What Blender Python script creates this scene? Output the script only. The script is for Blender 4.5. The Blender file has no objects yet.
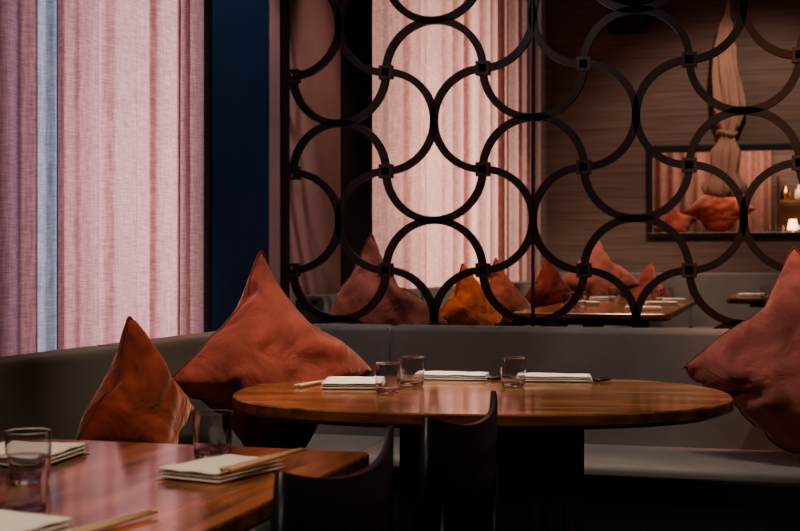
import bpy, math, random
from mathutils import Vector, Matrix, noise
random.seed(4)
sc = bpy.context.scene
try:
    sc.view_settings.view_transform = 'AgX'
    sc.view_settings.look = 'AgX - Medium High Contrast'
    sc.view_settings.exposure = .55
except Exception as e:
    print(e)

# ------------------------------------------------------------------ materials
def newmat(name):
    m = bpy.data.materials.new(name); m.use_nodes = True
    nt = m.node_tree
    b = nt.nodes.get('Principled BSDF')
    return m, nt, b
def setin(b, k, v):
    if k in b.inputs: b.inputs[k].default_value = v
def simple(name, col, rough=0.6, metal=0.0, spec=0.5, sheen=0, coat=0, bump=0, bscale=80, var=0.0, vscale=4):
    m, nt, b = newmat(name)
    setin(b, 'Base Color', (*col, 1)); setin(b, 'Roughness', rough); setin(b, 'Metallic', metal)
    setin(b, 'Specular IOR Level', spec); setin(b, 'Sheen Weight', sheen); setin(b, 'Coat Weight', coat)
    tc = nt.nodes.new('ShaderNodeTexCoord')
    if var > 0:
        n = nt.nodes.new('ShaderNodeTexNoise'); n.inputs['Scale'].default_value = vscale; n.inputs['Detail'].default_value = 4
        nt.links.new(tc.outputs['Object'], n.inputs['Vector'])
        r = nt.nodes.new('ShaderNodeValToRGB')
        r.color_ramp.elements[0].position = .3; r.color_ramp.elements[1].position = .7
        r.color_ramp.elements[0].color = (*[c*(1-var) for c in col], 1)
        r.color_ramp.elements[1].color = (*[min(1, c*(1+var)) for c in col], 1)
        nt.links.new(n.outputs['Fac'], r.inputs['Fac']); nt.links.new(r.outputs['Color'], b.inputs['Base Color'])
    if bump > 0:
        n2 = nt.nodes.new('ShaderNodeTexNoise'); n2.inputs['Scale'].default_value = bscale
        nt.links.new(tc.outputs['Object'], n2.inputs['Vector'])
        bp = nt.nodes.new('ShaderNodeBump'); bp.inputs['Strength'].default_value = bump; bp.inputs['Distance'].default_value = 0.01
        nt.links.new(n2.outputs['Fac'], bp.inputs['Height']); nt.links.new(bp.outputs['Normal'], b.inputs['Normal'])
    return m
def velvet(name, col, sheencol, wr=0.3):
    m, nt, b = newmat(name)
    setin(b, 'Roughness', .95); setin(b, 'Specular IOR Level', .06); setin(b, 'Sheen Weight', .7); setin(b, 'Sheen Roughness', .38)
    setin(b, 'Sheen Tint', (*sheencol, 1))
    tc = nt.nodes.new('ShaderNodeTexCoord')
    n = nt.nodes.new('ShaderNodeTexNoise'); n.inputs['Scale'].default_value = 9; n.inputs['Detail'].default_value = 6; n.inputs['Distortion'].default_value = .5
    nt.links.new(tc.outputs['Object'], n.inputs['Vector'])
    r = nt.nodes.new('ShaderNodeValToRGB')
    r.color_ramp.elements[0].position = .3; r.color_ramp.elements[1].position = .72
    r.color_ramp.elements[0].color = (*[c*.7 for c in col], 1); r.color_ramp.elements[1].color = (*[c*1.25 for c in col], 1)
    nt.links.new(n.outputs['Fac'], r.inputs['Fac']); nt.links.new(r.outputs['Color'], b.inputs['Base Color'])
    n2 = nt.nodes.new('ShaderNodeTexNoise'); n2.inputs['Scale'].default_value = 7; n2.inputs['Detail'].default_value = 3; n2.inputs['Distortion'].default_value = 1.2
    nt.links.new(tc.outputs['Object'], n2.inputs['Vector'])
    bp = nt.nodes.new('ShaderNodeBump'); bp.inputs['Strength'].default_value = wr; bp.inputs['Distance'].default_value = 0.06
    nt.links.new(n2.outputs['Fac'], bp.inputs['Height']); nt.links.new(bp.outputs['Normal'], b.inputs['Normal'])
    return m
def wood(name, dark, light, axis='Y', rough=.22, plank=0.0, coat=.2, spec=.5, fs=14):
    m, nt, b = newmat(name)
    setin(b, 'Roughness', rough); setin(b, 'Coat Weight', coat); setin(b, 'Coat Roughness', .08); setin(b, 'Specular IOR Level', spec)
    tc = nt.nodes.new('ShaderNodeTexCoord'); mp = nt.nodes.new('ShaderNodeMapping')
    sc_ = {'Y': (fs, .9, fs), 'X': (.9, fs, fs), 'Z': (fs, fs, .9)}[axis]
    mp.inputs['Scale'].default_value = sc_
    nt.links.new(tc.outputs['Object'], mp.inputs['Vector'])
    n = nt.nodes.new('ShaderNodeTexNoise'); n.inputs['Scale'].default_value = 2.2; n.inputs['Detail'].default_value = 8; n.inputs['Distortion'].default_value = .6
    nt.links.new(mp.outputs['Vector'], n.inputs['Vector'])
    r = nt.nodes.new('ShaderNodeValToRGB')
    r.color_ramp.elements[0].position = .40; r.color_ramp.elements[1].position = .62
    r.color_ramp.elements[0].color = (*dark, 1); r.color_ramp.elements[1].color = (*light, 1)
    nt.links.new(n.outputs['Fac'], r.inputs['Fac'])
    out = r.outputs['Color']
    if plank > 0:
        sep = nt.nodes.new('ShaderNodeSeparateXYZ'); nt.links.new(tc.outputs['Object'], sep.inputs['Vector'])
        mul = nt.nodes.new('ShaderNodeMath'); mul.operation = 'MULTIPLY'; mul.inputs[1].default_value = 1/plank
        nt.links.new(sep.outputs['X' if axis == 'Y' else 'Y'], mul.inputs[0])
        fl = nt.nodes.new('ShaderNodeMath'); fl.operation = 'FLOOR'; nt.links.new(mul.outputs[0], fl.inputs[0])
        wn = nt.nodes.new('ShaderNodeTexWhiteNoise'); wn.noise_dimensions = '1D'; nt.links.new(fl.outputs[0], wn.inputs['W'])
        mr = nt.nodes.new('ShaderNodeMapRange'); mr.inputs['To Min'].default_value = .3; mr.inputs['To Max'].default_value = 1.3
        nt.links.new(wn.outputs['Value'], mr.inputs['Value'])
        mx = nt.nodes.new('ShaderNodeMixRGB'); mx.blend_type = 'MULTIPLY'; mx.inputs['Fac'].default_value = 1
        nt.links.new(out, mx.inputs['Color1']); nt.links.new(mr.outputs['Result'], mx.inputs['Color2'])
        out = mx.outputs['Color']
    nt.links.new(out, b.inputs['Base Color'])
    return m
def curtainmat(name, col, trans, tf=.6):
    m, nt, b = newmat(name)
    nt.nodes.remove(b)
    o = nt.nodes['Material Output']
    tc = nt.nodes.new('ShaderNodeTexCoord')
    facs = []
    for s_ in ((30, 160, 10), (30, 12, 170)):
        mp = nt.nodes.new('ShaderNodeMapping'); mp.inputs['Scale'].default_value = s_
        nt.links.new(tc.outputs['Object'], mp.inputs['Vector'])
        n = nt.nodes.new('ShaderNodeTexNoise'); n.inputs['Scale'].default_value = 1.5; n.inputs['Detail'].default_value = 4
        nt.links.new(mp.outputs['Vector'], n.inputs['Vector']); facs.append(n)
    ad = nt.nodes.new('ShaderNodeMath'); ad.operation = 'ADD'; nt.links.new(facs[0].outputs['Fac'], ad.inputs[0]); nt.links.new(facs[1].outputs['Fac'], ad.inputs[1])
    hf = nt.nodes.new('ShaderNodeMath'); hf.operation = 'MULTIPLY'; hf.inputs[1].default_value = .5; nt.links.new(ad.outputs[0], hf.inputs[0])
    def ramp(c):
        r = nt.nodes.new('ShaderNodeValToRGB')
        r.color_ramp.elements[0].position = .36; r.color_ramp.elements[1].position = .64
        r.color_ramp.elements[0].color = (*[x*.72 for x in c], 1); r.color_ramp.elements[1].color = (*[min(1, x*1.25) for x in c], 1)
        nt.links.new(hf.outputs[0], r.inputs['Fac']); return r
    d = nt.nodes.new('ShaderNodeBsdfDiffuse'); t = nt.nodes.new('ShaderNodeBsdfTranslucent'); mx = nt.nodes.new('ShaderNodeMixShader')
    nt.links.new(ramp(col).outputs[0], d.inputs['Color']); nt.links.new(ramp(trans).outputs[0], t.inputs['Color'])
    mx.inputs['Fac'].default_value = tf
    nt.links.new(d.outputs[0], mx.inputs[1]); nt.links.new(t.outputs[0], mx.inputs[2]); nt.links.new(mx.outputs[0], o.inputs['Surface'])
    return m
def emis(name, col, s):
    m, nt, b = newmat(name); setin(b, 'Emission Color', (*col, 1)); setin(b, 'Emission Strength', s); setin(b, 'Base Color', (*col, 1)); return m

M = {}
M['wood_oval'] = wood('wood_oval', (.14, .056, .022), (.42, .185, .074), 'X', .15, coat=.3, spec=.5, fs=9)
M['wood_near'] = wood('wood_near', (.17, .058, .027), (.42, .165, .075), 'Y', .13, .105, coat=0, spec=.35, fs=12)
M['wood_edge'] = wood('wood_edge', (.15, .060, .024), (.32, .135, .055), 'X', .25)
M['wood_dark'] = wood('wood_dark', (.025, .013, .009), (.07, .032, .02), 'Z', .4)
M['black_wood'] = simple('black_wood', (.010, .011, .015), .38, spec=.4)
M['lattice'] = simple('lattice_bronze', (.017, .0085, .0065), .42, metal=0, spec=.5)
M['lattice_node'] = simple('lattice_node', (.035, .019, .016), .45)
M['velvet_rust'] = velvet('velvet_rust', (.275, .080, .060), (1, .62, .55))
M['velvet_terra'] = velvet('velvet_terracotta', (.28, .070, .041), (1, .55, .42))
M['velvet_cool_lit'] = velvet('velvet_cool_lit', (.30, .105, .084), (1, .66, .58))  # pinker because cooler light is put into the velvet colour
M['velvet_orange'] = velvet('velvet_orange', (.52, .13, .045), (1, .5, .25))
M['piping'] = simple('piping', (.20, .055, .037), .85, spec=.1)
M['bench_grey'] = simple('bench_grey', (.160, .145, .132), .75, sheen=.4, spec=.25, var=.2, vscale=3, bump=.08, bscale=200)
M['bench_warm_lit'] = simple('bench_warm_lit', (.11, .095, .062), .8, sheen=.3, spec=.2, var=.2, vscale=3, bump=.08, bscale=200)  # same upholstery as the grey bench, warmer light put into the colour
M['bench_base'] = simple('bench_base', (.015, .012, .012), .6)
M['curtain'] = curtainmat('curtain_pink', (.50, .25, .25), (.70, .39, .40), .5)
M['curtain2'] = curtainmat('curtain_pink_far', (.52, .29, .25), (.72, .42, .37), .5)
M['curtain_dk'] = curtainmat('curtain_mauve', (.42, .20, .22), (.58, .31, .34), .5)
M['sheer'] = curtainmat('curtain_sheer', (.44, .46, .60), (.66, .72, .92), .65)
M['blue'] = simple('navy_panel', (.014, .034, .074), .6, spec=.3, var=.1)
M['pinkwall'] = simple('dusty_pink_plaster', (.42, .21, .19), .85, var=.08)
M['darkwall'] = simple('dark_wall', (.02, .014, .014), .7)
M['ceil'] = simple('ceiling_dark', (.03, .026, .026), .9)
M['floor'] = wood('floor_wood', (.02, .012, .008), (.05, .028, .018), 'Y', .4, .14)
M['napkin'] = simple('napkin_linen', (.84, .78, .69), .9, bump=.15, bscale=300)
M['chop'] = simple('bamboo', (.66, .46, .28), .5)
M['chopb'] = simple('black_lacquer', (.012, .01, .01), .3)
M['cloth'] = simple('tan_cloth', (.36, .21, .145), .9, var=.12, vscale=8)
M['ceramic'] = simple('ceramic', (.7, .62, .5), .3)
M['brass'] = simple('brass', (.7, .35, .10), .3, metal=1)
M['bulb'] = emis('lamp_shade_glow', (1, .62, .32), 2.2)
m, nt, b = newmat('tumbler_glass'); setin(b, 'Base Color', (.84, .84, .88, 1)); setin(b, 'Roughness', .0); setin(b, 'Transmission Weight', 1); setin(b, 'IOR', 1.45)
M['glass'] = m
m, nt, b = newmat('grasscloth_wall'); setin(b, 'Roughness', .9); setin(b, 'Specular IOR Level', .2)
tc = nt.nodes.new('ShaderNodeTexCoord'); mp = nt.nodes.new('ShaderNodeMapping'); mp.inputs['Scale'].default_value = (1.5, 1.5, 60)
nt.links.new(tc.outputs['Object'], mp.inputs['Vector'])
n = nt.nodes.new('ShaderNodeTexNoise'); n.inputs['Scale'].default_value = 1.2; n.inputs['Detail'].default_value = 6
nt.links.new(mp.outputs['Vector'], n.inputs['Vector'])
r = nt.nodes.new('ShaderNodeValToRGB'); r.color_ramp.elements[0].position = .3; r.color_ramp.elements[1].position = .7
r.color_ramp.elements[0].color = (.135, .090, .076, 1); r.color_ramp.elements[1].color = (.21, .150, .126, 1)
nt.links.new(n.outputs['Fac'], r.inputs['Fac']); nt.links.new(r.outputs['Color'], b.inputs['Base Color'])
M['grass'] = m

# ------------------------------------------------------------------ mesh builder
class MB:
    def __init__(s): s.v = []; s.f = []; s.mi = []; s.sm = []; s.mats = []
    def mat(s, k):
        if k not in s.mats: s.mats.append(k)
        return s.mats.index(k)
    def add(s, vs, fs, mat, smooth=False):
        o = len(s.v); s.v += [Vector(p) for p in vs]; k = s.mat(mat)
        for f in fs:
            s.f.append([i+o for i in f]); s.mi.append(k); s.sm.append(smooth)
    def box(s, lo, hi, mat):
        x0, y0, z0 = lo; x1, y1, z1 = hi
        s.add([(x0,y0,z0),(x1,y0,z0),(x1,y1,z0),(x0,y1,z0),(x0,y0,z1),(x1,y0,z1),(x1,y1,z1),(x0,y1,z1)],
              [(0,3,2,1),(4,5,6,7),(0,1,5,4),(1,2,6,5),(2,3,7,6),(3,0,4,7)], mat)
    def lathe(s, prof, c, mat, seg=32, smooth=True):
        vs = []; fs = []
        for (r_, z_) in prof:
            for i in range(seg):
                a = 2*math.pi*i/seg; vs.append((c[0]+r_*math.cos(a), c[1]+r_*math.sin(a), c[2]+z_))
        for j in range(len(prof)-1):
            for i in range(seg):
                i2 = (i+1) % seg
                fs.append((j*seg+i, j*seg+i2, (j+1)*seg+i2, (j+1)*seg+i))
        s.add(vs, fs, mat, smooth)
    def tube(s, pts, rad, mat, seg=8, closed=False, cap=True):
        pts = [Vector(p) for p in pts]; n_ = len(pts); vs = []; fs = []
        rs = rad if isinstance(rad, (list, tuple)) else [rad]*n_
        prev = None
        for i, p in enumerate(pts):
            if closed: t = pts[(i+1) % n_]-pts[i-1]
            else: t = pts[min(i+1, n_-1)]-pts[max(i-1, 0)]
            if t.length < 1e-9: t = Vector((0, 0, 1))
            t.normalize()
            if prev is None:
                a = Vector((0, 0, 1)) if abs(t.z) < .9 else Vector((1, 0, 0))
                u = t.cross(a).normalized()
            else:
                u = (prev-t*prev.dot(t))
                u = u.normalized() if u.length > 1e-6 else prev
            prev = u; w = t.cross(u)
            for k in range(seg):
                a = 2*math.pi*k/seg; vs.append(p+(u*math.cos(a)+w*math.sin(a))*rs[i])
        m_ = n_ if closed else n_-1
        for i in range(m_):
            i2 = (i+1) % n_
            for k in range(seg):
                k2 = (k+1) % seg; fs.append((i*seg+k, i*seg+k2, i2*seg+k2, i2*seg+k))
        if cap and not closed:
            fs.append(tuple(range(seg))[::-1]); fs.append(tuple((n_-1)*seg+k for k in range(seg)))
        s.add(vs, fs, mat, True)
    def build(s, name, bevel=0, segs=3, parent=None, origin=None):
        me = bpy.data.meshes.new(name)
        o = Vector(origin) if origin is not None else Vector((0, 0, 0))
        me.from_pydata([tuple(p-o) for p in s.v], [], s.f)
        for k in s.mats: me.materials.append(M[k])
        for p, mi, sm in zip(me.polygons, s.mi, s.sm): p.material_index = mi; p.use_smooth = sm
        me.update()
        ob = bpy.data.objects.new(name, me); ob.location = o; sc.collection.objects.link(ob)
        if bevel > 0:
            bm_ = ob.modifiers.new('bevel', 'BEVEL'); bm_.width = bevel; bm_.segments = segs; bm_.limit_method = 'ANGLE'; bm_.angle_limit = .7
            if segs > 2:
                for p in me.polygons: p.use_smooth = True
                wn = ob.modifiers.new('wn', 'WEIGHTED_NORMAL'); wn.keep_sharp = False
        if parent: ob.parent = parent
        return ob
def empty(name, loc=(0, 0, 0)):
    e = bpy.data.objects.new(name, None); e.location = loc; sc.collection.objects.link(e); e.empty_display_size = .1; return e
def boxobj(name, boxes, mat, bevel=0, segs=1, parent=None):
    b_ = MB()
    for lo, hi in boxes: b_.box(lo, hi, mat)
    return b_.build(name, bevel, segs, parent)
pi = math.pi

# ------------------------------------------------------------------ pillow shapes from a cloth inflation
PN = 34
def base_pillow_idx():
    idx = {}; pts = []
    for side in (1, -1):
        for i in range(PN+1):
            for j in range(PN+1):
                if side == -1 and (i in (0, PN) or j in (0, PN)): idx[(side, i, j)] = idx[(1, i, j)]; continue
                idx[(side, i, j)] = len(pts); pts.append((i, j, side))
    fs = []
    for side in (1, -1):
        for i in range(PN):
            for j in range(PN):
                q_ = [idx[(side, i, j)], idx[(side, i+1, j)], idx[(side, i+1, j+1)], idx[(side, i, j+1)]]
                fs.append(q_ if side == 1 else q_[::-1])
    return idx, pts, fs
PIDX, PPTS, PFACES = base_pillow_idx()
def sim_pillow(seed):
    off = Vector((seed*7.3, seed*2.1, 0))
    vs = []
    for (i, j, side) in PPTS:
        u = 2*i/PN-1; v = 2*j/PN-1
        edge = (1-abs(u)**6)*(1-abs(v)**6)
        z = side*.012*edge+.006*noise.noise(Vector((u*2.5, v*2.5, side))+off)
        vs.append((u*.26, v*.26, z))
    me = bpy.data.meshes.new('sim'); me.from_pydata(vs, [], PFACES); me.update()
    ob = bpy.data.objects.new('sim', me); sc.collection.objects.link(ob)
    md = ob.modifiers.new('c', 'CLOTH'); st = md.settings
    st.quality = 8; st.mass = .25; st.tension_stiffness = 30; st.compression_stiffness = 30; st.shear_stiffness = 12; st.bending_stiffness = .03
    st.tension_damping = 10; st.compression_damping = 10; st.shear_damping = 10; st.air_damping = 3
    st.use_pressure = True; st.uniform_pressure_force = 6; st.effector_weights.gravity = 0
    md.collision_settings.use_collision = False
    md.point_cache.frame_start = 1; md.point_cache.frame_end = 45
    for f in range(1, 41): sc.frame_set(f)
    dg = bpy.context.evaluated_depsgraph_get(); ev = ob.evaluated_get(dg); m2 = ev.to_mesh()
    out = [v.co.copy() for v in m2.vertices]
    ev.to_mesh_clear(); bpy.data.objects.remove(ob); bpy.data.meshes.remove(me)
    c0 = sum(out, Vector())/len(out)
    mx_ = max(max(abs(v.x-c0.x), abs(v.y-c0.y)) for v in out)
    return [(v-c0)/mx_ for v in out]
SIMS = [sim_pillow(1), sim_pillow(2)]
sc.frame_set(1)

# ------------------------------------------------------------------ room shell
CZ = 3.0; C2 = 3.6; XL = -1.82; XR = 2.6; YB = 11.3; YD = 4.76; F2 = .12
boxobj('floor', [((-2.1, -1.6, -.1), (XR, YD-.05, 0))], 'floor')
boxobj('floor_raised', [((-2.1, YD-.05, -.1), (XR, YB, F2))], 'floor')
boxobj('ceiling', [((-2.1, -1.6, CZ), (XR+.1, 5.0, CZ+.1)), ((-2.1, 5.0, CZ), (XR+.1, 5.1, C2+.1)), ((-2.1, 5.1, C2), (XR+.1, YB+1.3, C2+.1))], 'ceil')
boxobj('wall_right', [((XR, -1.6, 0), (XR+.1, YB+1.3, C2))], 'darkwall')
boxobj('wall_rear', [((-2.1, -1.7, 0), (XR+.1, -1.6, CZ))], 'darkwall')
boxobj('wall_left', [((-2.1, -1.6, 0), (-1.96, YD, .45)), ((-2.1, YD, 0), (-1.96, YB, .45)),
                     ((-2.1, -1.6, 2.85), (-1.96, 5.0, CZ)), ((-2.1, 5.0, 3.45), (-1.96, YB, C2)),
                     ((-2.1, -1.6, .45), (-1.96, 1.2, 2.85)),
                     ((-2.1, 4.04, .45), (-1.96, 5.0, 2.85)), ((-2.1, 5.0, .45), (-1.96, 5.95, 3.45)),
                     ((-2.1, 11.15, .45), (-1.96, YB, 3.45))], 'darkwall')
boxobj('window_1_blockers', [((-2.05, 1.2, .45), (-2.0, 1.25, 2.85)), ((-2.05, 2.66, .45), (-1.95, 2.76, 2.85)), ((-2.05, 2.99, .45), (-1.92, 3.04, 2.85)), ((-2.05, 3.19, .45), (-1.92, 3.25, 2.85)), ((-2.05, 4.0, .45), (-2.0, 4.04, 2.85)),  # frame plus middle mullions added as blockers that shade strips of curtain
                    ((-2.05, 1.2, .45), (-2.0, 4.04, .5)), ((-2.05, 1.2, 2.8), (-2.0, 4.04, 2.85))], 'black_wood')
boxobj('window_2', [((-2.05, y, .45), (-2.0, y+.05, 3.45)) for y in (5.95, 7.65, 9.4, 11.1)] + [((-2.05, 5.95, .45), (-2.0, 11.15, .5)), ((-2.05, 5.95, 3.4), (-2.0, 11.15, 3.45))], 'black_wood')
boxobj('wall_pier_navy', [((-1.96, 4.115, 0), (XL, 4.64, CZ))], 'blue', .012, 3)
boxobj('trim_1', [((-1.96, 4.085, 0), (XL-.005, 4.115, CZ))], 'black_wood')
boxobj('wall_pier_pink', [((-1.96, 4.64, 0), (XL, YD, CZ)), ((-1.96, YD, F2), (XL, 5.5, CZ))], 'pinkwall')
boxobj('wall_pier_dark', [((-1.96, 5.5, F2), (XL+.01, 5.95, C2))], 'darkwall')
ox0, ox1, oz0, oz1 = -.93, .40, 1.37, 2.06
boxobj('wall_back', [((-2.1, YB, 0), (ox0, YB+.1, C2)), ((ox1, YB, 0), (XR, YB+.1, C2)), ((ox0, YB, 0), (ox1, YB+.1, oz0)), ((ox0, YB, oz1), (ox1, YB+.1, C2))], 'grass')
t = .05
boxobj('mirror_frame', [((ox0-t, YB-.03, oz0-t), (ox1+t, YB, oz0)), ((ox0-t, YB-.03, oz1), (ox1+t, YB, oz1+t)), ((ox0-t, YB-.03, oz0), (ox0, YB, oz1)), ((ox1, YB-.03, oz0), (ox1+t, YB, oz1))], 'black_wood', .006, 2)  # frame of a wall mirror, not a window
boxobj('mirror_niche', [((ox0-.3, YB+1.2, 1.0), (ox1+.5, YB+1.25, 2.4)), ((ox0-.35, YB+.1, 1.0), (ox0-.3, YB+1.25, 2.4)), ((ox1+.5, YB+.1, 1.0), (ox1+.55, YB+1.25, 2.4)),  # made-up niche behind the frame, stands in for the mirror's reflection
                      ((ox0-.3, YB+.1, 2.4), (ox1+.5, YB+1.25, 2.45))], 'grass')
boxobj('niche_counter', [((ox0-.29, YB+.11, 1.0), (ox1+.49, YB+1.19, 1.36))], 'wood_oval')
boxobj('wall_divider', [((XL, YD-.03, 0), (XR, YD+.03, .69))], 'darkwall')

# ------------------------------------------------------------------ lattice screen
S = .377; X0 = -1.770; Z0 = 1.0725; W = .0135; T = .012
lb = MB()
def arc(cx, cz, a0, a1, n_=28):
    vs = []; fs = []
    R = S/2
    for i in range(n_+1):
        a = a0+(a1-a0)*i/n_
        for (rr, yy) in ((R-W, -T), (R+W, -T), (R+W, T), (R-W, T)):
            vs.append((cx+rr*math.cos(a), YD+yy, cz+rr*math.sin(a)))
    for i in range(n_):
        for k in range(4):
            k2 = (k+1) % 4; fs.append((i*4+k, i*4+k2, (i+1)*4+k2, (i+1)*4+k))
    lb.add(vs, fs, 'lattice')
NI = 11
for i in range(NI+1):
    for j in range(-1, 5):
        x = X0+i*S; z = Z0+(j+.5)*S
        right = (i+j) % 2 == 0
        if i == 0 and not right: continue
        if i == NI and right: continue
        arc(x, z, -pi/2, pi/2) if right else arc(x, z, pi/2, 3*pi/2)
for i in range(NI):
    for j in range(-1, 6):
        up = (i+j) % 2 == 1
        if j == -1 and not up: continue
        if j == 5 and up: continue
        x = X0+(i+.5)*S; z = Z0+j*S
        arc(x, z, 0, pi) if up else arc(x, z, pi, 2*pi)
for i in range(NI+1):
    for j in range(-1, 6):
        x = X0+i*S; z = Z0+j*S; a = .026; h = .0145; y0 = YD-T-.003; y1 = YD+T+.003
        for lo, hi in (((x-a, y0, z-a), (x+a, y1, z-h)), ((x-a, y0, z+h), (x+a, y1, z+a)), ((x-a, y0, z-h), (x-h, y1, z+h)), ((x+h, y0, z-h), (x+a, y1, z+h))):
            lb.box(lo, hi, 'lattice_node')
lb.box((XL+.012, YD-.02, .69), (XL+.028, YD+.02, CZ), 'lattice')
lb.box((XL+.03, YD-.02, 2.96), (XR, YD+.02, CZ), 'lattice')
lb.box((XL+.03, YD-.02, .69), (XR, YD+.02, .705), 'lattice')
for k in (2.5, 7.5): lb.box((X0+k*S-.003, YD-.02, .7), (X0+k*S+.003, YD+.02, CZ), 'lattice')
lb.build('lattice_screen')

# ------------------------------------------------------------------ curtains
def curtain(name, x, y0, y1, z0, z1, amp, per, mat, seed, over=.10, sub=26):
    rnd = random.Random(seed)
    b_ = MB(); ny = int((y1-y0)/per*sub); nz = 24
    ph = [rnd.uniform(0, 6.28) for _ in range(5)]
    vs = []; fs = []
    for k in range(nz+1):
        tz = k/nz; z = z0+(z1-z0)*tz
        for i in range(ny+1):
            y = y0+(y1-y0)*i/ny
            th = 2*pi*y/per+ph[1]+.9*math.sin(2.2*y/per*.8+ph[2]+tz*.3)
            w = math.sin(th)
            w = .66*w+.24*math.sin(2*pi*y/per*2.3+ph[3]+tz*.5)+.10*math.sin(2*pi*y/per*4.1+ph[4])
            e = max(0, min(1, (y-y0)/(.4*per), (y1-y)/(.6*per)))
            yy = y-over*per*math.sin(2*th+.6)*e*(.7+.3*math.sin(1.7*y/per+ph[3]))
            vs.append((x+amp*w, yy, z))
    for k in range(nz):
        for i in range(ny):
            p = k*(ny+1)+i; fs.append((p, p+1, p+ny+2, p+ny+1))
    b_.add(vs, fs, mat, True)
    return b_.build(name)
curtain('window_curtain', -1.860, 1.1, 3.045, .03, 2.93, .03, .19, 'curtain_dk', 1)
curtain('sheer_curtain', -1.862, 3.05, 3.172, .03, 2.93, .016, .08, 'sheer', 2, over=.05)
curtain('window_curtain', -1.858, 3.178, 4.082, .03, 2.93, .03, .24, 'curtain', 9, over=.12)
curtain('window_curtain', -1.885, 5.97, 11.2, F2+.03, 3.55, .055, .36, 'curtain2', 5, over=.12)
boxobj('curtain_track', [((-1.88, 1.1, 2.935), (-1.84, 4.07, 2.96)), ((-1.90, 5.97, 3.555), (-1.85, 11.2, 3.58))], 'black_wood')

# ------------------------------------------------------------------ banquettes
def bench(name, parts):
    e = empty(name)
    for nm, lo, hi, mat, bev in parts:
        b_ = MB(); b_.box(lo, hi, mat); o = b_.build(nm, bev, 5 if bev > .01 else 1, e)
    return e
parts = []
BT = .868
seams = [-1.68, -1.339, .12, 1.5, XR-.01]
for i in range(4):
    parts.append(('back_cushion_%d' % (i+1), (seams[i]+.002, 4.60, .44), (seams[i+1]-.002, 4.728, BT), 'bench_grey', .022))
    parts.append(('seat_cushion_%d' % (i+1), (max(seams[i], -1.68)+.002, 4.13, .41), (seams[i+1]-.002, 4.62, .46), 'bench_grey', .02))
parts.append(('plinth', (-1.22, 4.16, .0), (XR-.02, 4.72, .41), 'bench_base', 0))
ys = [.6, 1.9, 3.25, 4.6]
for i in range(3):
    parts.append(('side_back_cushion_%d' % (i+1), (-1.815, ys[i]+.002, .44), (-1.68, ys[i+1]+(.12 if i == 2 else -.002), BT), 'bench_warm_lit', .022))
    parts.append(('side_seat_cushion_%d' % (i+1), (-1.70, ys[i]+.002, .41), (-1.20, min(ys[i+1], 4.125)-.002, .46), 'bench_grey', .02))
parts.append(('side_plinth', (-1.81, .6, 0), (-1.24, 4.72, .41), 'bench_base', 0))
bench('corner_banquette', parts)
parts = []
B2 = .99
ys = [4.85, 6.4, 8.0, 9.6, 10.75]
for i in range(4):
    parts.append(('side_back_cushion_%d' % (i+1), (-1.80, ys[i]+.002, .56), (-1.68, ys[i+1]-.002, B2-.02), 'bench_warm_lit', .022))
    parts.append(('side_seat_cushion_%d' % (i+1), (-1.70, ys[i]+.002, .45), (-1.20, ys[i+1]-.002, .58), 'bench_grey', .03))
xs = [-1.80, -.6, .8, 2.3]
for i in range(3):
    parts.append(('back_cushion_%d' % (i+1), (xs[i]+.002, 11.12, .56), (xs[i+1]-.002, 11.25, 1.03), 'bench_grey', .022))
    parts.append(('seat_cushion_%d' % (i+1), (xs[i]+.002, 10.76, .45), (xs[i+1]-.002, 11.14, .58), 'bench_grey', .03))
parts.append(('plinth', (-1.80, 4.85, F2), (-1.28, 11.2, .45), 'bench_base', 0))
parts.append(('back_plinth', (-1.28, 10.82, F2), (2.3, 11.2, .45), 'bench_base', 0))
bench('corner_banquette', parts)

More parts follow.
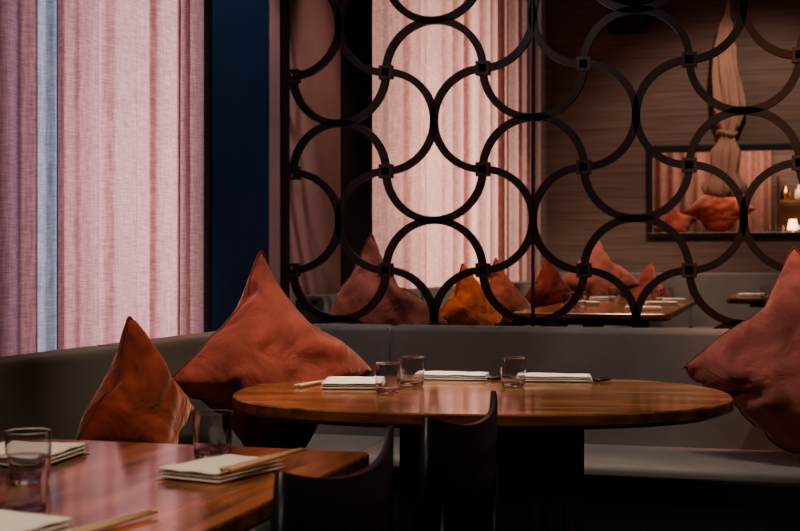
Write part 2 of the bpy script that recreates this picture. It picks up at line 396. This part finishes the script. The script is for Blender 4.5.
# ------------------------------------------------------------------ pillows
def pillow(loc, n, size, spin, mat, seat=None, xmin=None, ymax=None, thick=1.0, seed=0, lean=.25, sag=.25, swell=.7, name='throw_pillow'):
    n = Vector((n[0], n[1], 0)).normalized(); up = Vector((0, 0, 1))
    nn = (n*math.cos(lean)+up*math.sin(lean)).normalized()
    right = up.cross(n).normalized(); upp = nn.cross(right).normalized()
    cs, sn = math.cos(spin), math.sin(spin)
    off = Vector((seed*3.1, seed*1.7, 0))
    loc = Vector(loc); h = size/2
    base = SIMS[seed % 2]; fl = 1 if (seed//2) % 2 else -1
    D_ = h*1.414
    vs = []
    for c in base:
        lx, ly, lz = c.x*fl*h, c.y*h, c.z*h*thick*fl
        X = lx*cs-ly*sn; Y = lx*sn+ly*cs
        tt = Y/D_
        k = 1-sag*max(0, tt)**1.3
        ear = 1-.22*math.exp(-((tt-.55)/.22)**2)*sag/.25
        X *= ear*(1+swell*max(0, -tt)**1.2)
        Z = lz*(k if tt > 0 else 1+sag*.5*min(1, -tt*1.5)+swell*.3*max(0, -tt))
        Y -= .10*D_*min(1.2, abs(X)/D_)**2.2
        sgn = math.copysign(1, lz)
        wv = noise.noise(Vector((X*5+Y*4, Y*11-X*3, sgn*2))+off)*.6+noise.noise(Vector((X*14-Y*6, Y*5+X*2, sgn*5))+off)*.4
        fold = (abs(wv)-.18)
        Z += sgn*.026*fold*min(1, abs(lz)/.03)*size/.5
        p = loc+right*X+upp*Y+nn*Z
        p += nn*(.04*noise.noise(Vector((X*4, Y*4, 2))+off))
        if seat is not None and p.z < seat+.07: p.z = seat+.004+.066*math.exp((p.z-seat-.07)/.066)
        if xmin is not None and p.x < xmin+.04: p.x = xmin+.003+.037*math.exp((p.x-xmin-.04)/.037)
        if ymax is not None and p.y > ymax-.04: p.y = ymax-.003-.037*math.exp(-(p.y-ymax+.04)/.037)
        vs.append(p)
    b_ = MB()
    b_.add(vs, PFACES, mat, True)
    N = PN
    loop = [(i, 0) for i in range(N)]+[(N, j) for j in range(N)]+[(N-i, N) for i in range(N)]+[(0, N-j) for j in range(N)]
    b_.tube([vs[PIDX[(1, i, j)]] for i, j in loop], .0045, 'piping', 6, closed=True)
    o = b_.build(name, origin=loc)
    sb = o.modifiers.new('s', 'SUBSURF'); sb.levels = 1; sb.render_levels = 1
    return o
q = pi/4
pillow((-1.53, 3.00, .71), (1, -.15), .385, q+.05, 'velvet_terra', .46, -1.68, seed=1, lean=.12, swell=.4)
pillow((-1.43, 3.66, .79), (.767, -.642), .52, q, 'velvet_rust', .46, -1.68, seed=2, lean=.18)
pillow((.095, 4.37, .805), (-.05, -1), .52, q+.04, 'velvet_cool_lit', .46, None, 4.60, seed=3, lean=.2, swell=1.7)
pillow((-1.54, 5.08, .88), (.6, -.8), .50, q, 'velvet_cool_lit', .58, -1.675, seed=4, lean=.12)
pillow((-1.52, 6.75, .83), (.9, -.5), .42, q, 'velvet_orange', .58, -1.675, seed=5, lean=.15)
pillow((-1.50, 7.55, .84), (.9, -.5), .44, q, 'velvet_rust', .58, -1.675, seed=6, lean=.15)
pillow((-1.45, 9.1, .86), (.8, -.6), .46, q, 'velvet_rust', .58, -1.675, seed=7, lean=.15)
pillow((-1.30, 10.45, .98), (.5, -.86), .56, q, 'velvet_cool_lit', .58, -1.675, 11.12, seed=8, lean=.15)
pillow((-.95, 10.85, .84), (.1, -1), .44, .6, 'velvet_rust', .58, None, 11.115, seed=9, lean=.2)
pillow((-.40, YB+.85, 1.62), (-.2, -1), .48, q, 'velvet_rust', 1.36, None, None, seed=10, lean=.2)
pillow((-.80, YB+.85, 1.48), (.2, -1), .30, q+.2, 'velvet_rust', 1.36, None, None, seed=11, lean=.2)

# ------------------------------------------------------------------ tables
def slab(b_, outline, z0, z1, mtop, medge, c=.01):
    n_ = len(outline); cx = sum(p[0] for p in outline)/n_; cy = sum(p[1] for p in outline)/n_
    def ring(k, z): return [(cx+(x-cx)*k, cy+(y-cy)*k, z) for x, y in outline]
    kk = 1-c
    rings = [ring(kk-.03, z0), ring(1, z0+.012), ring(1, z1-.004), ring(1-.004, z1)]
    vs = sum(rings, []); fs = []
    for j in range(3):
        for i in range(n_):
            i2 = (i+1) % n_; fs.append((j*n_+i, j*n_+i2, (j+1)*n_+i2, (j+1)*n_+i))
    b_.add(vs, fs, medge, False)
    b_.add(rings[3], [tuple(range(n_))], mtop); b_.add(rings[0], [tuple(range(n_))[::-1]], medge)
TC = Vector((-.738, 3.42, 0)); ang = math.radians(10)
b_ = MB(); ol = []
for i in range(96):
    a = 2*pi*i/96; ex = 2/2.35
    x = .658*math.copysign(abs(math.cos(a))**ex, math.cos(a)); y = .52*math.copysign(abs(math.sin(a))**ex, math.sin(a))
    ol.append((x, y))
slab(b_, ol, .712, .75, 'wood_oval', 'wood_edge')
b_.box((-.20, -.17, 0), (.27, .17, .70), 'wood_dark'); b_.box((-.27, -.22, 0), (.31, .22, .03), 'black_wood'); b_.box((-.30, -.20, .69), (.32, .20, .712), 'wood_dark')
ob = b_.build('oval_dining_table'); ob.location = (TC.x, TC.y, 0); ob.rotation_euler.z = ang
def rrect(x0, y0, x1, y1, r_, n_=8):
    o = []
    for cx, cy, a0 in ((x1-r_, y1-r_, 0), (x0+r_, y1-r_, pi/2), (x0+r_, y0+r_, pi), (x1-r_, y0+r_, 3*pi/2)):
        for k in range(n_+1):
            a = a0+pi/2*k/n_; o.append((cx+r_*math.cos(a), cy+r_*math.sin(a)))
    return o
def recttable(name, x0, y0, x1, y1, z0, ztop, mt):
    b_ = MB(); slab(b_, rrect(x0, y0, x1, y1, .025), ztop-.035, ztop, mt, 'wood_edge', .005)
    cx, cy = (x0+x1)/2, (y0+y1)/2
    for sy in (y0+.18, y1-.18):
        b_.box((cx-.045, sy-.045, z0+.03), (cx+.045, sy+.045, ztop-.035), 'wood_dark')
        b_.box((cx-.11, sy-.04, z0), (cx+.28, sy+.04, z0+.035), 'black_wood')
        b_.box((cx-.25, sy-.03, ztop-.06), (cx+.25, sy+.03, ztop-.034), 'black_wood')
    return b_.build(name)
recttable('dining_table', -1.46, 1.10, -.69, 2.27, 0, .75, 'wood_near')
recttable('dining_table', -1.15, 6.0, -.42, 8.9, F2, .87, 'wood_oval')
recttable('dining_table', -.25, 8.9, .55, 10.2, F2, .87, 'wood_oval')

# ------------------------------------------------------------------ tableware
def glass(x, y, z, r_=.036, h_=.082):
    b_ = MB(); w = .0014
    b_.lathe([(0, 0), (r_*.5, 0), (r_*.78, 0), (r_*.80, .0003), (r_*.86, .002), (r_*.90, .006), (r_*.91, .010), (r_*.94, h_*.3), (r_*.97, h_*.6), (r_*.998, h_-.002), (r_, h_-.0004), (r_-.0003, h_), (r_-w+.0003, h_), (r_-w, h_-.0004), (r_*.998-w, h_-.002),
              (r_*.97-w, h_*.6), (r_*.94-w, h_*.3), (r_*.91-w, .014), (r_*.88-w, .0105), (r_*.80-w, .0092), (r_*.76-w, .009), (r_*.4, .009), (0, .009)], (0, 0, 0), 'glass', 40)
    o = b_.build('water_glass'); o.location = (x, y, z+.0005); return o
def napkin(x, y, z, w, d, rot, h_=.018):
    b_ = MB()
    for k, (sx, sy) in enumerate(((1, 1), (.985, .97), (.96, .985))):
        z0 = h_*k/3; nx, ny = 10, 10; hh = h_/3*.93
        vs = []; fs = []
        def P(i, j, top):
            u = -1+2*i/nx; v = -1+2*j/ny
            ed = (1-abs(u)**10)*(1-abs(v)**10)
            zz = z0+hh*(.5+(.5 if top else -.5)*(.35+.65*ed))+.0012*noise.noise(Vector((u*2, v*2, k)))*k
            return (u*w/2*sx, v*d/2*sy, zz)
        for top in (0, 1):
            for i in range(nx+1):
                for j in range(ny+1): vs.append(P(i, j, top))
        o = (nx+1)*(ny+1)
        for i in range(nx):
            for j in range(ny):
                a = i*(ny+1)+j; fs.append((a, a+1, a+ny+2, a+ny+1)); fs.append((o+a, o+a+ny+1, o+a+ny+2, o+a+1))
        for i in range(nx):
            a = i*(ny+1); fs.append((a, a+ny+1, o+a+ny+1, o+a)); a += ny; fs.append((a, o+a, o+a+ny+1, a+ny+1))
        for j in range(ny):
            a = j; fs.append((a, o+a, o+a+1, a+1)); a = nx*(ny+1)+j; fs.append((a, a+1, o+a+1, o+a))
        b_.add(vs, fs, 'napkin', True)
    o = b_.build('folded_napkin'); o.location = (x, y, z+.001); o.rotation_euler.z = rot; return o
def chops(p0, p1, z, mat='chop', gap=.012, rest=True):
    p0 = Vector((*p0, z)); p1 = Vector((*p1, z)); d = (p1-p0).normalized(); s_ = Vector((-d.y, d.x, 0))
    b_ = MB()
    for k, g in ((0, -gap/2), (1, gap/2)):
        a = p0+s_*g*(1.6 if k else 1); c_ = p1+s_*g*.8
        b_.tube([a, a.lerp(c_, .5), c_], [.0042, .0036, .0022], mat, 8)
    o = (p0+p1)/2
    return b_.build('chopsticks', origin=o)
TZ = .75
for x, y in ((-.961, 3.303), (-.960, 3.542), (-.680, 3.59)): glass(x, y, TZ)
napkin(-1.12, 3.50, TZ, .17, .22, .25); chops((-1.25, 3.40), (-1.22, 3.62), TZ+.006, 'chop')
napkin(-.905, 3.80, TZ, .22, .12, .12); chops((-.782, 3.76), (-.742, 3.82), TZ+.006, 'chopb', .014)
napkin(-.60, 3.82, TZ, .22, .11, .16); chops((-.478, 3.80), (-.438, 3.83), TZ+.006, 'chopb', .014)
for x, y in ((-1.108, 1.797), (-.966, 1.55), (-.937, 2.115)): glass(x, y, TZ)
napkin(-1.26, 2.02, TZ, .17, .20, .1); napkin(-.855, 1.965, TZ, .125, .18, -.25)
chops((-.800, 1.86), (-.765, 2.11), TZ+.0245, 'chop')
napkin(-.93, 1.445, TZ, .14, .12, -.2); chops((-.835, 1.40), (-.80, 1.61), TZ+.006, 'chop')
Z2 = .87
for x, y in ((-.95, 6.5), (-.95, 6.9), (-.75, 7.2), (-.62, 7.8), (-.9, 8.1), (-.6, 8.5), (.0, 9.3), (.2, 9.6)): glass(x, y, Z2)
for x, y in ((-.98, 7.3), (-.56, 7.4), (-.58, 6.5), (-1.0, 8.4), (-.56, 8.15), (-.1, 9.7), (.35, 9.2)): napkin(x, y, Z2, .18, .16, .1)
for x, y in ((.0, YB+.5), (.12, YB+.62), (.3, YB+.45)): glass(x, y, 1.36)
napkin(-.15, YB+.4, 1.36, .2, .14, .1); napkin(.2, YB+.33, 1.36, .16, .12, .1)

# ------------------------------------------------------------------ chairs
def chair(cx, cy, cz, rz):
    b_ = MB(); n_ = 28
    vs = []; fs = []
    for i in range(n_+1):
        t = -1+2*i/n_
        x = .265*t; y = -.192+.042*t*t
        zt = .780+.036*abs(t)**2.2; zb = .50+.04*t*t
        th = .014*(1-.3*abs(t)**4)
        for (yy, zz) in ((y-th, zb), (y-th*1.1, (zb+zt)/2), (y-th*.6, zt), (y+th*.6, zt), (y+th, (zb+zt)/2), (y+th, zb)):
            vs.append((x, yy-.06*(zz-.6), zz))
    for i in range(n_):
        for k in range(6):
            k2 = (k+1) % 6; fs.append((i*6+k, (i+1)*6+k, (i+1)*6+k2, i*6+k2))
    fs.append(tuple(range(6))); fs.append(tuple(n_*6+k for k in range(6))[::-1])
    b_.add(vs, fs, 'black_wood', True)
    ol = []
    for i in range(48):
        a = 2*pi*i/48; ex = 2/3.4
        ol.append((.24*math.copysign(abs(math.cos(a))**ex, math.cos(a)), .02+.22*math.copysign(abs(math.sin(a))**ex, math.sin(a))))
    slab(b_, ol, .425, .46, 'black_wood', 'black_wood')
    for sx in (-1, 1):
        b_.tube([(sx*.215, -.22, 0), (sx*.20, -.18, .43), (sx*.205, -.175, .66)], [.012, .018, .013], 'black_wood', 10)
        b_.tube([(sx*.225, .22, 0), (sx*.20, .19, .44)], [.012, .018], 'black_wood', 10)
        b_.tube([(sx*.208, -.20, .22), (sx*.213, .205, .22)], .009, 'black_wood', 8)
    for k in range(3):
        xx = -.1+.1*k
        b_.tube([(xx, -.18, .44), (xx*1.1, -.19, .54)], .008, 'black_wood', 8)
    b_.tube([(-.205, -.19, .40), (.205, -.19, .40)], .012, 'black_wood', 8); b_.tube([(-.2, .19, .40), (.2, .19, .40)], .012, 'black_wood', 8)
    o = b_.build('dining_chair'); o.location = (cx, cy, cz); o.rotation_euler.z = rz
chair(-.785, 1.885, 0, pi/2)
chair(-.745, 2.54, 0, pi/2-.03)

# ------------------------------------------------------------------ hanging knotted cloth
b_ = MB()
cx, cy = -.31, YB-.16
prof = [(3.40, .012), (3.2, .014), (3.05, .05), (2.85, .085), (2.6, .10), (2.40, .11), (2.28, .08), (2.20, .05), (2.14, .06), (2.03, .11), (1.85, .10), (1.74, .15), (1.68, .13), (1.66, .06)]
vs = []; fs = []; sg = 60
rows = 70
for k in range(rows+1):
    z = prof[0][0]+(prof[-1][0]-prof[0][0])*k/rows
    for q_ in range(len(prof)-1):
        if prof[q_][0] >= z >= prof[q_+1][0]:
            tt = (prof[q_][0]-z)/(prof[q_][0]-prof[q_+1][0]); tt = tt*tt*(3-2*tt); rr = prof[q_][1]*(1-tt)+prof[q_+1][1]*tt; break
    for i in range(sg):
        a = 2*pi*i/sg; f_ = 1+.22*math.sin(7*a+z*3)+.12*math.sin(11*a-z*5)
        vs.append((cx+rr*f_*math.cos(a)+.02*math.sin(z*6), cy+.6*rr*f_*math.sin(a), z))
for k in range(rows):
    for i in range(sg):
        i2 = (i+1) % sg; fs.append((k*sg+i, (k+1)*sg+i, (k+1)*sg+i2, k*sg+i2))
b_.add(vs, fs, 'cloth', True)
b_.tube([(cx+.075*math.cos(a), cy+.06*math.sin(a), 2.19+.015*math.sin(2*a)) for a in [2*pi*i/24 for i in range(24)]], .018, 'cloth', 8, closed=True)
b_.box((cx-.01, cy-.01, 3.36), (cx+.01, YB, 3.40), 'black_wood')
b_.build('hanging_knotted_cloth')
b_ = MB(); b_.box((-1.28, 10.95, 3.06), (-.96, 11.2, 3.5), 'black_wood'); b_.box((-1.14, 11.15, 3.26), (-1.10, YB, 3.3), 'black_wood')
b_.build('wall_speaker', .01, 2)
b_ = MB(); vs = []; fs = []
for k in range(2):
    for i in range(121):
        x = -1.2+1.25*i/120; vs.append((x, YB+1.12+.025*math.sin(x*55), 1.37+1.0*k))
for i in range(120): fs.append((i, i+1, 122+i, 121+i))
b_.add(vs, fs, 'curtain2', True); b_.build('niche_curtain')
b_ = MB()
b_.box((.1, YB+.95, 1.66), (.85, YB+1.17, 1.68), 'wood_oval')
for x in (.1, .83): b_.box((x, YB+.95, 1.36), (x+.02, YB+1.17, 1.9), 'wood_dark')
b_.build('shelf_unit')
for k, x in enumerate((.18, .30, .42, .54)):
    b_ = MB(); b_.lathe([(0, 0), (.04, 0), (.048, .03), (.042, .09), (.02, .11), (.02, .14), (0, .14)], (x, YB+1.05, 1.681), 'ceramic' if k % 2 else 'brass', 20)
    b_.build('storage_jar')
for x in (.24, .44):
    b_ = MB(); b_.lathe([(0, 0), (.035, 0), (.035, .012), (.008, .02), (.008, .06)], (x, YB+1.05, 1.36), 'brass', 16); b_.lathe([(.05, .055), (.032, .15), (0, .15)], (x, YB+1.05, 1.36), 'bulb', 20)
    b_.build('small_table_lamp')

# ------------------------------------------------------------------ lights
def area(name, loc, rot, sx, sy, e, col):
    l = bpy.data.lights.new(name, 'AREA'); l.shape = 'RECTANGLE'; l.size = sx; l.size_y = sy; l.energy = e; l.color = col
    o = bpy.data.objects.new(name, l); o.location = loc; o.rotation_euler = rot; sc.collection.objects.link(o); return o
def spot(name, loc, tgt, e, col, cone=70, blend=.6, rad=.05, fixture=True):
    cz = CZ if loc[1] < 5 else C2
    loc = (loc[0], loc[1], cz-.07)
    l = bpy.data.lights.new(name, 'SPOT'); l.energy = e; l.color = col; l.spot_size = math.radians(cone); l.spot_blend = blend; l.shadow_soft_size = rad
    o = bpy.data.objects.new(name, l); o.location = loc; o.rotation_euler = (Vector(tgt)-Vector(loc)).to_track_quat('-Z', 'Y').to_euler(); sc.collection.objects.link(o)
    b_ = MB(); b_.lathe([(.04, 0), (.065, 0), (.065, -.04), (.055, -.04), (.052, -.005), (.04, -.002)], (loc[0], loc[1], cz-.001), 'black_wood', 24)
    b_.build('ceiling_downlight')
area('daylight_1', (-3.2, 4.2, 1.4), (0, -pi/2, .3), 1.8, 1.6, 46, (1, .92, .92))
area('daylight_1b', (-3.2, 2.6, 1.7), (0, -pi/2, 0), 2.2, 1.2, 20, (.88, .88, 1.0))
area('daylight_2', (-3.2, 8.4, 1.6), (0, -pi/2, 0), 2.4, 2.6, 98, (1, .89, .83))
warm = (1, .80, .60)
spot('lamp_table', (-.6, 3.3, 2.93), (-.72, 3.4, .75), 96, warm, 50)
spot('lamp_near', (-1.0, 1.8, 2.93), (-1.0, 1.9, .75), 62, warm, 55)
spot('lamp_corner', (-1.0, 3.0, 2.93), (-1.45, 3.55, .8), 62, (1, .81, .70), 45, rad=.03)
spot('lamp_right', (-.3, 3.5, 2.93), (.1, 4.4, .8), 50, (1, .83, .74), 50, rad=.03)
spot('bench_fill', (-.9, 3.6, 2.93), (-.8, 4.7, .7), 36, (1, .92, .88), 70)  # neutral fill added to lift the bench back
spot('lamp_screen', (.55, 4.1, 2.93), (.5, 4.76, 1.9), 160, (1, .40, .22), 60)
spot('pier_fill', (-.9, 4.2, 2.93), (-1.8, 4.45, 1.5), 32, (.9, .88, 1), 50)  # cool fill added to brighten the pier and pink strip
spot('lamp_far_a', (-.9, 7.2, 2.93), (-1.1, 7.1, .8), 150, warm, 70)
spot('lamp_far_b', (-.9, 9.3, 2.93), (-1.1, 10.2, .9), 125, warm, 60)
spot('lamp_far_c', (.0, 9.3, 2.93), (-.1, 11.0, 1.4), 90, (1, .80, .68), 90)
spot('lamp_far_d', (-1.1, 5.2, 2.93), (-1.56, 5.1, .9), 62, (1, .80, .70), 45)
area('niche_glow', (-.2, YB+.6, 2.38), (0, 0, 0), 1.2, .5, 13, (1, .78, .62))
w = bpy.data.worlds.new('World'); sc.world = w; w.use_nodes = True
w.node_tree.nodes['Background'].inputs[0].default_value = (.5, .6, .9, 1); w.node_tree.nodes['Background'].inputs[1].default_value = .05
b_ = MB(); b_.box((-.2, -.6, 2.96), (1.0, .2, CZ-.001), 'ceil'); b_.build('fill_panel')  # unseen panel added as a housing for the fill light
area('camera_fill', (.4, -.2, 2.95), (0, 0, 0), 1.1, .7, 26, (1, .83, .70))  # soft warm fill added above the camera

# ------------------------------------------------------------------ camera
cd = bpy.data.cameras.new('Camera'); cd.lens = 58.5; cd.sensor_width = 36
cam = bpy.data.objects.new('Camera', cd); sc.collection.objects.link(cam)
cam.location = (0, 0, 1.09); cam.rotation_euler = (pi/2, 0, math.radians(15.7))
cd.dof.use_dof = True; cd.dof.focus_distance = 3.6; cd.dof.aperture_fstop = 6.5
cd.clip_start = .05
sc.camera = cam
